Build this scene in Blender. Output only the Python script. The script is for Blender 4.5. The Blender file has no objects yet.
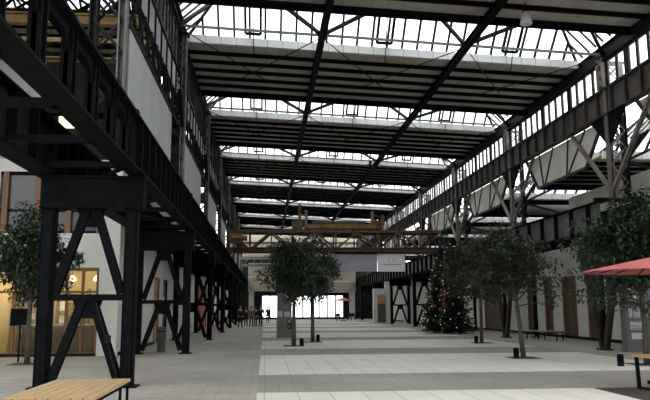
import bpy, math, random
from mathutils import Vector, Matrix
random.seed(11)
S = bpy.context.scene
COL = S.collection
V = Vector
P = 10.85                      # bay length of the hall
def YK(k): return 25.35 + P * k
XL, XR = -3.3, 13.1            # the two rows of columns
def ZN(x): return 11.34 + (XR - x) * 0.0445   # roof falls gently to the right
ORD = ['first', 'second', 'third', 'fourth', 'fifth', 'sixth', 'seventh', 'eighth', 'ninth', 'tenth', 'eleventh']

# ------------------------------------------------------------------ materials
MATS = {}
def mat(name, col, rough=0.6, metal=0.0, var=0.12, scale=3.0, spec=0.4, emit=None, estr=0.0, bump=0.0):
    if name in MATS: return MATS[name]
    m = bpy.data.materials.new(name); m.use_nodes = True
    nt = m.node_tree; b = nt.nodes['Principled BSDF']
    b.inputs['Roughness'].default_value = rough
    b.inputs['Metallic'].default_value = metal
    b.inputs['Specular IOR Level'].default_value = spec
    tc = nt.nodes.new('ShaderNodeTexCoord'); nz = nt.nodes.new('ShaderNodeTexNoise')
    nz.inputs['Scale'].default_value = scale; nz.inputs['Detail'].default_value = 5
    nt.links.new(tc.outputs['Object'], nz.inputs['Vector'])
    r = nt.nodes.new('ShaderNodeValToRGB')
    r.color_ramp.elements[0].position = 0.3; r.color_ramp.elements[1].position = 0.7
    r.color_ramp.elements[0].color = [c * (1 - var) for c in col] + [1]
    r.color_ramp.elements[1].color = [min(1, c * (1 + var)) for c in col] + [1]
    nt.links.new(nz.outputs['Fac'], r.inputs['Fac'])
    nt.links.new(r.outputs['Color'], b.inputs['Base Color'])
    if bump:
        bp = nt.nodes.new('ShaderNodeBump'); bp.inputs['Strength'].default_value = bump
        nt.links.new(nz.outputs['Fac'], bp.inputs['Height']); nt.links.new(bp.outputs['Normal'], b.inputs['Normal'])
    if emit:
        b.inputs['Emission Color'].default_value = list(emit) + [1]; b.inputs['Emission Strength'].default_value = estr
    MATS[name] = m
    return m
def brickmat(name, c1, c2, mortar, w, h, ms=0.012, rough=0.7, offset=0.5, rot=0.0, axis='XY', var=0.25):
    m = bpy.data.materials.new(name); m.use_nodes = True; nt = m.node_tree; b = nt.nodes['Principled BSDF']
    b.inputs['Roughness'].default_value = rough; b.inputs['Specular IOR Level'].default_value = 0.3
    tc = nt.nodes.new('ShaderNodeTexCoord'); mp = nt.nodes.new('ShaderNodeMapping')
    if axis == 'YZ': mp.inputs['Rotation'].default_value = (0, math.pi / 2, math.pi / 2)
    else: mp.inputs['Rotation'].default_value = (0, 0, rot)
    br = nt.nodes.new('ShaderNodeTexBrick')
    br.inputs['Scale'].default_value = 1; br.inputs['Brick Width'].default_value = w; br.inputs['Row Height'].default_value = h
    br.inputs['Mortar Size'].default_value = ms; br.offset = offset; br.inputs['Mortar Smooth'].default_value = 0.3
    br.inputs['Color1'].default_value = (*c1, 1); br.inputs['Color2'].default_value = (*c2, 1); br.inputs['Mortar'].default_value = (*mortar, 1)
    nz = nt.nodes.new('ShaderNodeTexNoise'); nz.inputs['Scale'].default_value = 0.35; nz.inputs['Detail'].default_value = 8; nz.inputs['Roughness'].default_value = 0.65
    mr = nt.nodes.new('ShaderNodeMapRange'); mr.inputs['From Min'].default_value = 0.3; mr.inputs['From Max'].default_value = 0.7
    mr.inputs['To Min'].default_value = 1 - var; mr.inputs['To Max'].default_value = 1 + var * 0.3
    mx = nt.nodes.new('ShaderNodeMix'); mx.data_type = 'RGBA'; mx.blend_type = 'MULTIPLY'; mx.inputs['Factor'].default_value = 1
    nt.links.new(tc.outputs['Object'], mp.inputs['Vector']); nt.links.new(mp.outputs['Vector'], br.inputs['Vector'])
    nt.links.new(tc.outputs['Object'], nz.inputs['Vector']); nt.links.new(nz.outputs['Fac'], mr.inputs['Value'])
    nt.links.new(br.outputs['Color'], mx.inputs[6]); nt.links.new(mr.outputs['Result'], mx.inputs[7])
    nt.links.new(mx.outputs[2], b.inputs['Base Color'])
    MATS[name] = m
    return m
def woodmat(name, c1, c2, scale=1.0, ax='X', rough=0.55):
    m = bpy.data.materials.new(name); m.use_nodes = True; nt = m.node_tree; b = nt.nodes['Principled BSDF']
    b.inputs['Roughness'].default_value = rough
    tc = nt.nodes.new('ShaderNodeTexCoord'); mp = nt.nodes.new('ShaderNodeMapping')
    mp.inputs['Scale'].default_value = {'X': (0.6, 9, 9), 'Y': (9, 0.6, 9), 'Z': (9, 9, 0.6)}[ax]
    nz = nt.nodes.new('ShaderNodeTexNoise'); nz.inputs['Scale'].default_value = scale; nz.inputs['Detail'].default_value = 6
    r = nt.nodes.new('ShaderNodeValToRGB'); r.color_ramp.elements[0].position = .3; r.color_ramp.elements[1].position = .7
    r.color_ramp.elements[0].color = (*c1, 1); r.color_ramp.elements[1].color = (*c2, 1)
    nt.links.new(tc.outputs['Object'], mp.inputs['Vector']); nt.links.new(mp.outputs['Vector'], nz.inputs['Vector'])
    nt.links.new(nz.outputs['Fac'], r.inputs['Fac']); nt.links.new(r.outputs['Color'], b.inputs['Base Color'])
    MATS[name] = m
    return m
def glassmat(name, tint, trans):
    m = bpy.data.materials.new(name); m.use_nodes = True; nt = m.node_tree
    for n in list(nt.nodes):
        if n.type != 'OUTPUT_MATERIAL': nt.nodes.remove(n)
    out = [n for n in nt.nodes][0]
    t = nt.nodes.new('ShaderNodeBsdfTransparent'); t.inputs['Color'].default_value = (*tint, 1)
    tl = nt.nodes.new('ShaderNodeBsdfTranslucent')
    nz = nt.nodes.new('ShaderNodeTexNoise'); nz.inputs['Scale'].default_value = 0.8; nz.inputs['Detail'].default_value = 6
    r = nt.nodes.new('ShaderNodeValToRGB'); r.color_ramp.elements[0].color = (.7, .72, .74, 1); r.color_ramp.elements[1].color = (.95, .96, .97, 1)
    tc = nt.nodes.new('ShaderNodeTexCoord'); nt.links.new(tc.outputs['Object'], nz.inputs['Vector'])
    nt.links.new(nz.outputs['Fac'], r.inputs['Fac']); nt.links.new(r.outputs['Color'], tl.inputs['Color'])
    g = nt.nodes.new('ShaderNodeBsdfGlossy'); g.inputs['Roughness'].default_value = 0.05
    mx = nt.nodes.new('ShaderNodeMixShader'); mx.inputs[0].default_value = 1 - trans
    nt.links.new(t.outputs[0], mx.inputs[1]); nt.links.new(tl.outputs[0], mx.inputs[2])
    lw = nt.nodes.new('ShaderNodeLayerWeight'); lw.inputs['Blend'].default_value = .25
    fr = nt.nodes.new('ShaderNodeMath'); fr.operation = 'MULTIPLY'; fr.inputs[1].default_value = .22; nt.links.new(lw.outputs['Facing'], fr.inputs[0])
    m2 = nt.nodes.new('ShaderNodeMixShader'); nt.links.new(fr.outputs[0], m2.inputs[0])
    nt.links.new(mx.outputs[0], m2.inputs[1]); nt.links.new(g.outputs[0], m2.inputs[2])
    nt.links.new(m2.outputs[0], out.inputs['Surface'])
    MATS[name] = m
    return m
BLACK = mat('black_steel', (.0065, .007, .008), .65, .0, .3, 4, .03)
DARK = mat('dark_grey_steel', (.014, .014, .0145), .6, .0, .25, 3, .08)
GREYST = mat('weathered_grey_steel', (.11, .11, .105), .6, 0, .25, 3)
PALEST = mat('pale_grey_steel', (.13, .12, .11), .6, 0, .2, 4)
BROWNST = mat('brown_grey_web_plate', (.075, .064, .058), .65, 0, .25, 1.2)
BROWNFL = mat('brown_black_flange', (.035, .026, .022), .6, 0, .3, 2)
RUST = mat('rust_brown_crane_paint', (.10, .055, .025), .65, .0, .4, 3)
YELLOW = mat('aged_yellow_crane_paint', (.20, .122, .035), .6, 0, .35, 2)
TAUPE = mat('taupe_steel', (.19, .16, .13), .6, 0, .25, 3)
CREAM = mat('cream_plaster_panel', (.74, .71, .64), .8, 0, .12, .6)
GREYP = mat('grey_coated_panel', (.36, .37, .38), .7, 0, .1, .9)
WHITE = mat('white_render', (.68, .675, .64), .85, 0, .05, .5)
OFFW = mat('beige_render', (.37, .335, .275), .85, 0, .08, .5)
CONC = mat('pale_concrete', (.52, .51, .47), .85, 0, .1, 1.2, bump=.05)
SLABC = brickmat('roof_deck_panels', (.52, .48, .44), (.46, .43, .395), (.25, .235, .22), 4.0, .52, .012, .8, .5, math.pi / 2)
CURB = brickmat('skylight_curb_panels', (.66, .67, .66), (.60, .61, .60), (.2, .2, .2), .62, 3.0, .012, .7, .0)
SKYG = glassmat('skylight_wired_glass', (.93, .95, .96), .72)
CLER = glassmat('clerestory_glass', (.93, .95, .96), .9)
CLRG = glassmat('clear_glass', (.93, .95, .95), .93)
WALK = brickmat('walkway_pavers', (.40, .38, .335), (.36, .342, .30), (.25, .238, .21), .6, .3, .012, .75)
LIGHTP = brickmat('white_plaza_slabs', (.70, .675, .61), (.65, .63, .57), (.44, .425, .385), 2.4, .62, .014, .7, .5, math.pi / 2, var=.12)
GREYPV = brickmat('grey_band_pavers', (.34, .327, .292), (.31, .298, .267), (.22, .213, .193), .6, .3, .012, .75)
TERR = brickmat('terrace_dark_boards', (.075, .058, .05), (.062, .048, .042), (.02, .018, .016), 3, .14, .008, .7)
WOODL = woodmat('pale_larch_planks', (.40, .27, .14), (.53, .38, .21), 1.5, 'Y')
WOODG = woodmat('weathered_bench_wood', (.33, .31, .27), (.42, .39, .33), 1.5, 'X')
WOODT = woodmat('honey_table_wood', (.40, .24, .10), (.52, .33, .15), 1.5, 'X')
WOODD = woodmat('brown_door_wood', (.065, .037, .022), (.11, .063, .037), 1.2, 'Z')
WOODF = woodmat('orange_brown_window_wood', (.17, .075, .03), (.24, .115, .05), 1.2, 'Z')
REDD = mat('red_painted_door', (.70, .085, .05), .6, 0, .15, 1)
ORNG = mat('orange_door_leaf', (.45, .20, .09), .6, 0, .15, 1)
DKGL = mat('dark_window_panel', (.045, .05, .056), .25, 0, .2, .7, .5)
BARK = mat('grey_brown_bark', (.075, .06, .045), .85, 0, .35, 9, bump=.3)
LEAFA = mat('dark_evergreen_leaf', (.018, .036, .016), .40, 0, .45, 2.2, .4)
LEAFB = mat('olive_evergreen_leaf', (.023, .034, .016), .42, 0, .45, 2.2, .4)
NEEDLE = mat('fir_needles', (.010, .026, .014), .6, 0, .4, 3)
REDU = mat('red_parasol_cloth', (.56, .14, .135), .8, 0, .06, 2)
GREYB = mat('grey_banner_cloth', (.33, .33, .37), .8, 0, .05, 1)
WHITB = mat('white_banner_cloth', (.78, .78, .77), .8, 0, .03, 1)
INK = mat('dark_ink', (.06, .06, .065), .8, 0, .05, 1)
PALEINK = mat('pale_lilac_ink', (.42, .42, .46), .8, 0, .05, 1)
PAPER = mat('white_paper', (.62, .62, .6), .8, 0, .04, 1)
PAPERB = mat('blue_grey_print', (.16, .20, .26), .7, 0, .3, 3)
KIOSK = mat('blue_grey_cabinet', (.15, .16, .17), .5, 0, .08, 2)
CAB = mat('grey_cabinet', (.19, .195, .175), .5, 0, .1, 2)
WARM = mat('warm_shop_wall', (.58, .47, .24), .8, 0, .12, 1.5)
SHELFM = mat('shop_dark_shelf', (.10, .075, .05), .6, 0, .3, 3)
SKIN = mat('skin', (.45, .28, .20), .6, 0, .05, 4)
HAIR = mat('dark_hair', (.03, .022, .018), .7, 0, .1, 4)
BLUEJ = mat('dark_blue_denim', (.03, .04, .06), .8, 0, .15, 6)
BLKC = mat('black_coat_cloth', (.015, .016, .02), .85, 0, .15, 6)
GRYC = mat('grey_coat_cloth', (.16, .165, .175), .85, 0, .15, 6)
BULB = mat('warm_fairy_bulb', (.9, .8, .6), .5, 0, .02, 1, .4, (1, .86, .66), .6)
REDB = mat('red_bauble', (.20, .03, .02), .35, 0, .05, 2, .6)
LAMPW = mat('warm_lamp', (.9, .8, .6), .5, 0, .02, 1, .4, (1, .72, .32), 3.0)
LAMPG = mat('frosted_lamp_glass', (.55, .56, .55), .3, 0, .05, 2)
SOIL = mat('tree_pit_grate', (.05, .045, .04), .8, 0, .3, 8)

# ------------------------------------------------------------------ mesh builder
class MB:
    def __init__(s): s.v = []; s.f = []
    def add(s, vs, fs):
        o = len(s.v); s.v += [tuple(v) for v in vs]; s.f += [tuple(i + o for i in f) for f in fs]; return s
    def box(s, x0, x1, y0, y1, z0, z1):
        return s.add([(x0, y0, z0), (x1, y0, z0), (x1, y1, z0), (x0, y1, z0), (x0, y0, z1), (x1, y0, z1), (x1, y1, z1), (x0, y1, z1)],
                     [(3, 2, 1, 0), (4, 5, 6, 7), (0, 1, 5, 4), (1, 2, 6, 5), (2, 3, 7, 6), (3, 0, 4, 7)])
    def hexa(s, vs):      # 4 bottom then 4 top
        return s.add(vs, [(3, 2, 1, 0), (4, 5, 6, 7), (0, 1, 5, 4), (1, 2, 6, 5), (2, 3, 7, 6), (3, 0, 4, 7)])
    def bar(s, p, q, w, h, up=(0, 0, 1)):
        p, q = V(p), V(q); d = (q - p).normalized(); up = V(up)
        if abs(d.dot(up)) > .99: up = V((0, 1, 0))
        sd = d.cross(up).normalized(); u = sd.cross(d)
        a, b = sd * w / 2, u * h / 2
        return s.hexa([p - a - b, p + a - b, q + a - b, q - a - b, p - a + b, p + a + b, q + a + b, q - a + b])
    def ibar(s, p, q, w, h, t=.03, up=(0, 0, 1)):
        p, q = V(p), V(q); d = (q - p).normalized(); up = V(up)
        if abs(d.dot(up)) > .99: up = V((0, 1, 0))
        sd = d.cross(up).normalized(); u = sd.cross(d)
        s.bar(p, q, t, h - 2 * t, up)
        for k in (-1, 1): s.bar(p + u * k * (h / 2 - t / 2), q + u * k * (h / 2 - t / 2), w, t, up)
        return s
    def tube(s, pts, rs, n=8, cap=True):
        pts = [V(p) for p in pts]
        if not hasattr(rs, '__len__'): rs = [rs] * len(pts)
        vs = []; fs = []
        for i, p in enumerate(pts):
            d = (pts[min(i + 1, len(pts) - 1)] - pts[max(i - 1, 0)]).normalized()
            a = d.cross(V((0, 0, 1)) if abs(d.z) < .9 else V((1, 0, 0))).normalized(); b = d.cross(a)
            for k in range(n):
                t = 2 * math.pi * k / n; vs.append(p + (a * math.cos(t) + b * math.sin(t)) * rs[i])
        for i in range(len(pts) - 1):
            for k in range(n):
                fs.append((i * n + k, i * n + (k + 1) % n, (i + 1) * n + (k + 1) % n, (i + 1) * n + k))
        if cap: fs.append(tuple(range(n - 1, -1, -1))); fs.append(tuple((len(pts) - 1) * n + k for k in range(n)))
        return s.add(vs, fs)
    def prism(s, pts, off):       # polygon pushed along off
        n = len(pts); off = V(off); vs = [V(p) for p in pts] + [V(p) + off for p in pts]
        fs = [tuple(range(n - 1, -1, -1)), tuple(range(n, 2 * n))] + [(i, (i + 1) % n, n + (i + 1) % n, n + i) for i in range(n)]
        return s.add(vs, fs)
    def lathe(s, prof, n=16, c=(0, 0, 0)):
        vs = []; fs = []
        for r, z in prof:
            for k in range(n):
                t = 2 * math.pi * k / n; vs.append((c[0] + r * math.cos(t), c[1] + r * math.sin(t), c[2] + z))
        for i in range(len(prof) - 1):
            for k in range(n): fs.append((i * n + k, i * n + (k + 1) % n, (i + 1) * n + (k + 1) % n, (i + 1) * n + k))
        fs.append(tuple(range(n - 1, -1, -1))); fs.append(tuple((len(prof) - 1) * n + k for k in range(n)))
        return s.add(vs, fs)
    def shift(s, d):
        s.v = [(a + d[0], b + d[1], c + d[2]) for a, b, c in s.v]; return s
    def build(s, name, m, parent=None, smooth=False, loc=None):
        me = bpy.data.meshes.new(name); me.from_pydata(s.v, [], s.f); me.validate(); 
        me.materials.append(m)
        import bmesh
        bm = bmesh.new(); bm.from_mesh(me); bmesh.ops.recalc_face_normals(bm, faces=bm.faces); bm.to_mesh(me); bm.free()
        if smooth: me.polygons.foreach_set('use_smooth', [True] * len(me.polygons))
        o = bpy.data.objects.new(name, me); COL.objects.link(o)
        if loc is not None: o.location = loc
        if parent is not None: o.parent = parent
        return o
def tag(o, label, cat, group=None, kind=None):
    o['label'] = label; o['category'] = cat
    if group: o['group'] = group
    if kind: o['kind'] = kind
    return o
def empty(name, loc, label=None, cat=None, group=None, kind=None, rz=0):
    o = bpy.data.objects.new(name, None); COL.objects.link(o); o.location = loc; o.rotation_euler = (0, 0, rz)
    o.empty_display_size = .2
    if label: tag(o, label, cat, group, kind)
    return o
def copy_tree(o, parent=None):
    c = o.copy(); COL.objects.link(c)
    if parent is not None: c.parent = parent
    for ch in list(o.children): copy_tree(ch, c)
    return c
def place(proto, used, loc, label, rz=None, group=None):
    o = proto if not used else copy_tree(proto)
    o.location = loc; o['label'] = label
    if rz is not None: o.rotation_euler = (0, 0, rz)
    if group: o['group'] = group
    return o

# ------------------------------------------------------------------ floor
XS, XE = -0.14, 11.1
def floor():
    v = []; f = []; mi = []
    def rect(x0, x1, y0, y1, m):
        o = len(v); v.extend([(x0, y0, 0), (x1, y0, 0), (x1, y1, 0), (x0, y1, 0)]); f.append((o, o + 1, o + 2, o + 3)); mi.append(m)
    ya, yb = -16.0, 106.0
    rect(-18, XS, ya, yb, 0); rect(XE, 28, 13.75, yb, 0); rect(XE, 28, ya, 13.75, 3)
    y = ya; k = -3
    edges = []
    while True:
        g0 = 13.9 + P * k; g1 = g0 + 3.65
        if g0 > 92: break
        edges.append((g0, g1)); k += 1
    y = ya
    for g0, g1 in edges:
        if g0 > y:
            if y < 13.0: rect(XS, 6.5, y, g0, 1); rect(6.5, XE, y, g0, 3)
            else: rect(XS, XE, y, g0, 1)
        rect(XS, XE, max(g0, y), g1, 2); y = g1
    rect(XS, XE, y, yb, 2)
    me = bpy.data.meshes.new('floor'); me.from_pydata(v, [], f)
    for m in (WALK, LIGHTP, GREYPV, TERR): me.materials.append(m)
    me.polygons.foreach_set('material_index', mi)
    o = bpy.data.objects.new('floor', me); COL.objects.link(o)
    tag(o, 'paved hall floor with white slabs crossed by grey bands', 'floor', None, 'structure')
floor()

# ------------------------------------------------------------------ main roof
def sl(x): return ZN(x)
KS = range(-3, 7)
def nth(k): return ORD[k + 3]
def roof_slab(k, x0, x1, zf, name, label, npurl=6):
    y0, y1 = YK(k) + 2.1, YK(k + 1) - 2.05
    r = MB(); d = .22
    r.hexa([(x0, y0, zf(x0) + .25), (x1, y0, zf(x1) + .25), (x1, y1, zf(x1) + .25), (x0, y1, zf(x0) + .25),
            (x0, y0, zf(x0) + .25 + d), (x1, y0, zf(x1) + .25 + d), (x1, y1, zf(x1) + .25 + d), (x0, y1, zf(x0) + .25 + d)])
    o = r.build(name, SLABC); tag(o, label, 'ceiling', None, 'structure')
    for i in range(npurl + 1):
        y = y0 + .09 + (y1 - y0 - .18) * i / npurl
        edge = i == npurl
        if i == 0: continue
        h = .15 if not edge else .40
        MB().ibar((x0, y, zf(x0) + .25 - h / 2 + (.1 if edge else 0)), (x1, y, zf(x1) + .25 - h / 2 + (.1 if edge else 0)), .13, h, .03).build('edge_beam' if edge else 'purlin', BLACK, o)
    return o
def lantern(k, x0, x1, zf, label, n=1, hipL=True, hipR=True, vents=()):
    """ridge skylight across the hall with hipped ends"""
    ya, yr, yb = YK(k) - 2.05, YK(k), YK(k) + 2.1
    cz = .19; rise = 1.95; hip = 2.0
    g = MB(); t = .012
    def A(x, z): return zf(x) + .25 + z
    xa, xb = (x0 + hip if hipL else x0), (x1 - hip if hipR else x1)
    def pane(pts):
        n_ = (V(pts[1]) - V(pts[0])).cross(V(pts[2]) - V(pts[0])).normalized() * t
        g.prism(pts, n_)
    pane([(x0, yb, A(x0, cz)), (x1, yb, A(x1, cz)), (xb, yr, A(xb, cz + rise)), (xa, yr, A(xa, cz + rise))])
    pane([(x0, ya, A(x0, cz)), (x1, ya, A(x1, cz)), (xb, yr, A(xb, cz + rise)), (xa, yr, A(xa, cz + rise))])
    if hipR: pane([(x1, ya, A(x1, cz)), (x1, yb, A(x1, cz)), (xb, yr, A(xb, cz + rise))])
    if hipL: pane([(x0, ya, A(x0, cz)), (x0, yb, A(x0, cz)), (xa, yr, A(xa, cz + rise))])
    o = g.build('window_%d' % n, SKYG); tag(o, label, 'skylight', None, 'structure')
    fr = MB()
    nm = int((x1 - x0) / .61)
    for i in range(nm + 1):
        x = x0 + (x1 - x0) * i / nm
        for ys in (ya, yb):
            # rafters run square to the ridge and stop at the hips
            tt = 1.0
            if x < xa: tt = (x - x0) / hip
            if x > xb: tt = (x1 - x) / hip
            if tt < .05: continue
            fr.bar((x, ys, A(x, cz) - .03), (x, ys + (yr - ys) * tt, A(x, cz + rise * tt) - .03), .085, .09)
    fr.bar((xa, yr, A(xa, cz + rise) - .05), (xb, yr, A(xb, cz + rise) - .05), .12, .14)
    for xe, xh, on in ((x0, xa, hipL), (x1, xb, hipR)):
        if not on: continue
        for ys in (ya, yb): fr.bar((xe, ys, A(xe, cz) - .04), (xh, yr, A(xh, cz + rise) - .04), .09, .12)
        for j in range(1, 7):
            y = ya + (yb - ya) * j / 7
            tt = 1 - abs(y - yr) / (yb - yr)
            fr.bar((xe, y, A(xe, cz) - .03), (xe + (xh - xe) * tt, y, A(xe + (xh - xe) * tt, cz + rise * tt) - .03), .05, .08)
    fr.build('glazing_bars', DARK, o)
    cb = MB()
    for ys, w in ((ya - .06, .12), (yb - .13, .12)):
        lo = -.13 if ys > yr else 0
        cb.hexa([(x0, ys, A(x0, lo)), (x1, ys, A(x1, lo)), (x1, ys + w, A(x1, lo)), (x0, ys + w, A(x0, lo)),
                 (x0, ys, A(x0, cz)), (x1, ys, A(x1, cz)), (x1, ys + w, A(x1, cz)), (x0, ys + w, A(x0, cz))])
    cb.build('curb', CURB, o)
    for vx in vents:
        vb = MB()
        f0, f1 = .12, .62
        def Q(x, tt): return (x, yb + (yr - yb) * tt - .02, A(x, cz + rise * tt) - .10)
        for a, b in ((Q(vx, f0), Q(vx, f1)), (Q(vx + .61, f0), Q(vx + .61, f1)), (Q(vx, f0), Q(vx + .61, f0)), (Q(vx, f1), Q(vx + .61, f1))):
            vb.bar(a, b, .10, .10)
        va = vb.build('vent_sash', BLACK, o)
        MB().tube([Q(vx + .3, f1), (vx + .34, yb - .2, A(vx, -.5))], .02, 6).build('vent_rod', DARK, va)
    return o
for k in KS:
    roof_slab(k, XL, XR, sl, 'ceiling_%d' % (k + 4), 'dark roof deck strip with purlins, %s strip of the main hall from the front' % nth(k))
for k in range(-2, 7):
    lantern(k, XL + .1, XR - .1, sl, 'glazed ridge skylight across the hall, %s of the main hall from the front' % ORD[k + 2], k + 3, vents=(-.88, 4.45, 9.7))
CH = (2.06, 7.59)
for i, xc in enumerate(CH):
    b = MB(); b.ibar((xc, YK(-3), sl(xc) - .12), (xc, YK(6) + 8, sl(xc) - .12), .24, .26, .035)
    tag(b.build('roof_girder', BLACK), 'long black girder running under the roof strips, %s' % ('nearer the left columns' if i == 0 else 'nearer the right columns'), 'girder', 'roof girders along the hall')
for k in range(-1, 7):
    y = YK(k)
    r = empty('roof_tie_beam', (0, y, 0), 'grey tie bar with splayed struts under the %s main skylight from the front' % ORD[k + 2], 'beam', 'tie bars under the skylights')
    MB().bar((XL, 0, sl(XL) - .02), (XR, 0, sl(XR) - .02), .07, .09).build('tie_bar', GREYST, r)
    for xc in CH + (XL, XR):
        for s in (-1, 1):
            x2 = xc + s * 1.45
            if x2 < XL or x2 > XR: continue
            MB().bar((xc, 0, sl(xc) - .02), (x2, -2.0, sl(x2) + .12), .10, .13).build('strut', GREYST if xc in (XL,) else DARK, r)
            x3 = xc + s * 3.2
            if XL < x3 < XR: MB().tube([(xc, 0, sl(xc) - .1), (x3, 5.4, sl(x3) - .13)], .022, 6).build('tie_rod', DARK, r)
        MB().lathe([(.16, -.12), (.16, .06)], 10, (xc, 0, sl(xc))).build('node_plate', DARK, r)
for X, lab in ((XL, 'left'), (XR, 'right')):
    b = MB(); b.ibar((X, YK(-3), sl(X) + .0), (X, YK(6) + 8, sl(X) + .0), .3, .60, .04)
    tag(b.build('eave_beam', DARK), 'long dark eave beam above the %s row of lattice columns' % ('left' if X == XL else 'clerestory of the right-hand'), 'beam', 'eave beams')

# ------------------------------------------------------------------ girders
def plate_girder(name, X, k0, z0, z1, wm, fm, fw, ns, label, cat, group, side=1):
    r = empty(name, (X, YK(k0), 0), label, cat, group)
    L = P - .02; t = .04
    MB().box(-.015, .015, 0, L, z0 + t, z1 - t).build('web', wm, r)
    MB().box(-fw / 2, fw / 2, 0, L, z1 - t, z1).build('top_flange', fm, r)
    MB().box(-fw / 2, fw / 2, 0, L, z0, z0 + t).build('bottom_flange', fm, r)
    for i in range(ns):
        y = L * (i + .5) / ns
        MB().box(-fw * .42, fw * .42, y - .035, y + .035, z0 + t, z1 - t).build('stiffener', fm, r)
    return r
def row(name, X, ks, z0, z1, wm, fm, fw, ns, label, group):
    p = None
    for i, k in enumerate(ks):
        if p is None: p = plate_girder(name, X, k, z0, z1, wm, fm, fw, ns, label % ORD[i], 'girder', group); continue
        place(p, True, (X, YK(k), 0), label % ORD[i])
row('plate_girder', XR, range(-1, 7), 8.9, 9.92, BROWNST, BROWNFL, .34, 10, 'brown plate girder under the right clerestory, %s bay from the front', 'right upper plate girders')
row('plate_girder', XL, range(-1, 7), 9.2, 10.25, GREYP, BLACK, .15, 9, 'grey panelled plate girder high on the left columns, %s bay from the front', 'left upper plate girders')
row('crane_runway_girder', 12.55, range(0, 7), 4.4, 5.52, GREYST, BLACK, .42, 7, 'dark crane runway girder on the right trestles, inner side, %s bay from the front', 'right inner runway girders')
row('crane_runway_girder', 14.2, range(0, 7), 4.4, 5.52, DARK, BLACK, .42, 6, 'dark crane runway girder beside the right wall, outer side, %s bay from the front', 'right outer runway girders')
row('crane_runway_girder', -2.78, range(-1, 7), 4.43, 5.55, BLACK, BLACK, .36, 12, 'black crane runway girder on the left trestles, inner side, %s bay behind the front trestle', 'left inner runway girders')
row('crane_runway_girder', -4.65, range(-1, 7), 4.4, 5.55, BLACK, BLACK, .46, 12, 'black crane runway girder on the left trestles, outer side, %s bay behind the front trestle', 'left outer runway girders')
def vierendeel(X, label):
    r = empty('open_web_girder', (X, YK(-2), 0), label, 'girder', 'open-web runway girders')
    L = P - .02; z0, z1 = 4.4, 5.55
    MB().box(-.22, .18, 0, L, z0, z0 + .05).box(-.03, .03, 0, L, z0 + .05, z0 + .16).build('bottom_chord', BLACK, r)
    MB().box(-.2, .18, 0, L, z1 - .05, z1).box(-.03, .03, 0, L, z1 - .18, z1 - .05).build('top_chord', BLACK, r)
    n = 8
    for i in range(n):
        y = L * (i + .5) / n
        m = MB().box(-.03, .03, y - .13, y + .13, z0 + .16, z1 - .18).box(-.08, .08, y - .13, y - .09, z0 + .05, z1 - .05).box(-.08, .08, y + .09, y + .13, z0 + .05, z1 - .05)
        for s in (-1, 1):
            m.prism([(-.03, y + s * .13, z1 - .18), (-.03, y + s * .36, z1 - .18), (-.03, y + s * .13, z1 - .42)], (.06, 0, 0))
        m.build('post', BLACK, r)
    return r
vierendeel(-2.78, 'black open-web runway girder with haunched posts reaching over the front bench')
plate_girder('crane_runway_girder', -4.65, -2, 4.4, 5.55, DARK, BLACK, .46, 9, 'dark solid runway girder in the top left corner, behind the open-web one', 'girder', None)
# flat bracing between the twin left girders
for i, k in enumerate(range(-2, 5)):
    r = empty('lateral_bracing', (-3.63, YK(k), 4.46), 'black zigzag bracing between the twin left runway girders, %s bay from the camera' % ORD[i], 'bracing', 'bracing between left runway girders')
    for j in range(5):
        a, b = P * j / 5, P * (j + 1) / 5; s = 1 if j % 2 else -1
        if i > 0: MB().bar((-.7 * s, a, 0), (.7 * s, b, 0), .09, .07).build('diagonal_bar', BLACK, r)
        MB().bar((-.72, b - .3, 0), (.72, b - .3, 0), .16, .12).build('cross_bar', BLACK, r)

# ------------------------------------------------------------------ trestles
def trestle(label):
    r = empty('steel_trestle', (0, 0, 0), label, 'trestle', 'left trestles under the runway girders')
    for s in (-1, 1):
        x = s * .86
        l = MB().ibar((x, 0, .02), (x, 0, 3.72), .32, .25, .035, up=(1, 0, 0)).box(x - .125, x + .125, -.16, -.13, .02, 3.72).build('leg', BLACK, r)
        MB().box(x - .22, x + .22, -.26, .26, 0, .03).build('base_plate', BLACK, l)
    MB().box(-1.02, 1.1, -.2, .2, 3.72, 4.38).box(-1.04, 1.12, -.25, .25, 3.70, 3.74).box(-1.04, 1.12, -.25, .25, 4.35, 4.39).build('cross_beam', BLACK, r)
    MB().box(-.75, .75, -.1, .1, 1.77, 1.90).build('middle_rail', BLACK, r)
    for zb, zt in ((.12, 1.78), (1.92, 3.7)):
        for s in (-1, 1):
            MB().ibar((s * .68, 0, zb), (s * .10, 0, zt), .17, .17, .03, up=(0, 1, 0)).build('brace', BLACK, r)
        MB().prism([(-.3, -.05, zt), (.3, -.05, zt), (.16, -.05, zt - .38), (-.16, -.05, zt - .38)], (0, .1, 0)).build('gusset', BLACK, r)
    return r
tp = trestle('x')
TL = ['black steel trestle standing behind the front bench', 'black steel trestle with the grey bollard at its foot', 'third black trestle from the front in the left row',
      'fourth black trestle from the front in the left row, by the red doors', 'fifth black trestle from the front in the left row', 'sixth black trestle from the front in the left row', 'seventh black trestle from the front in the left row', 'farthest black trestle of the left row']
for i, k in enumerate(range(-1, 7)):
    place(tp, i > 0, (-3.70, YK(k) + .75, 0), TL[i])
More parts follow.
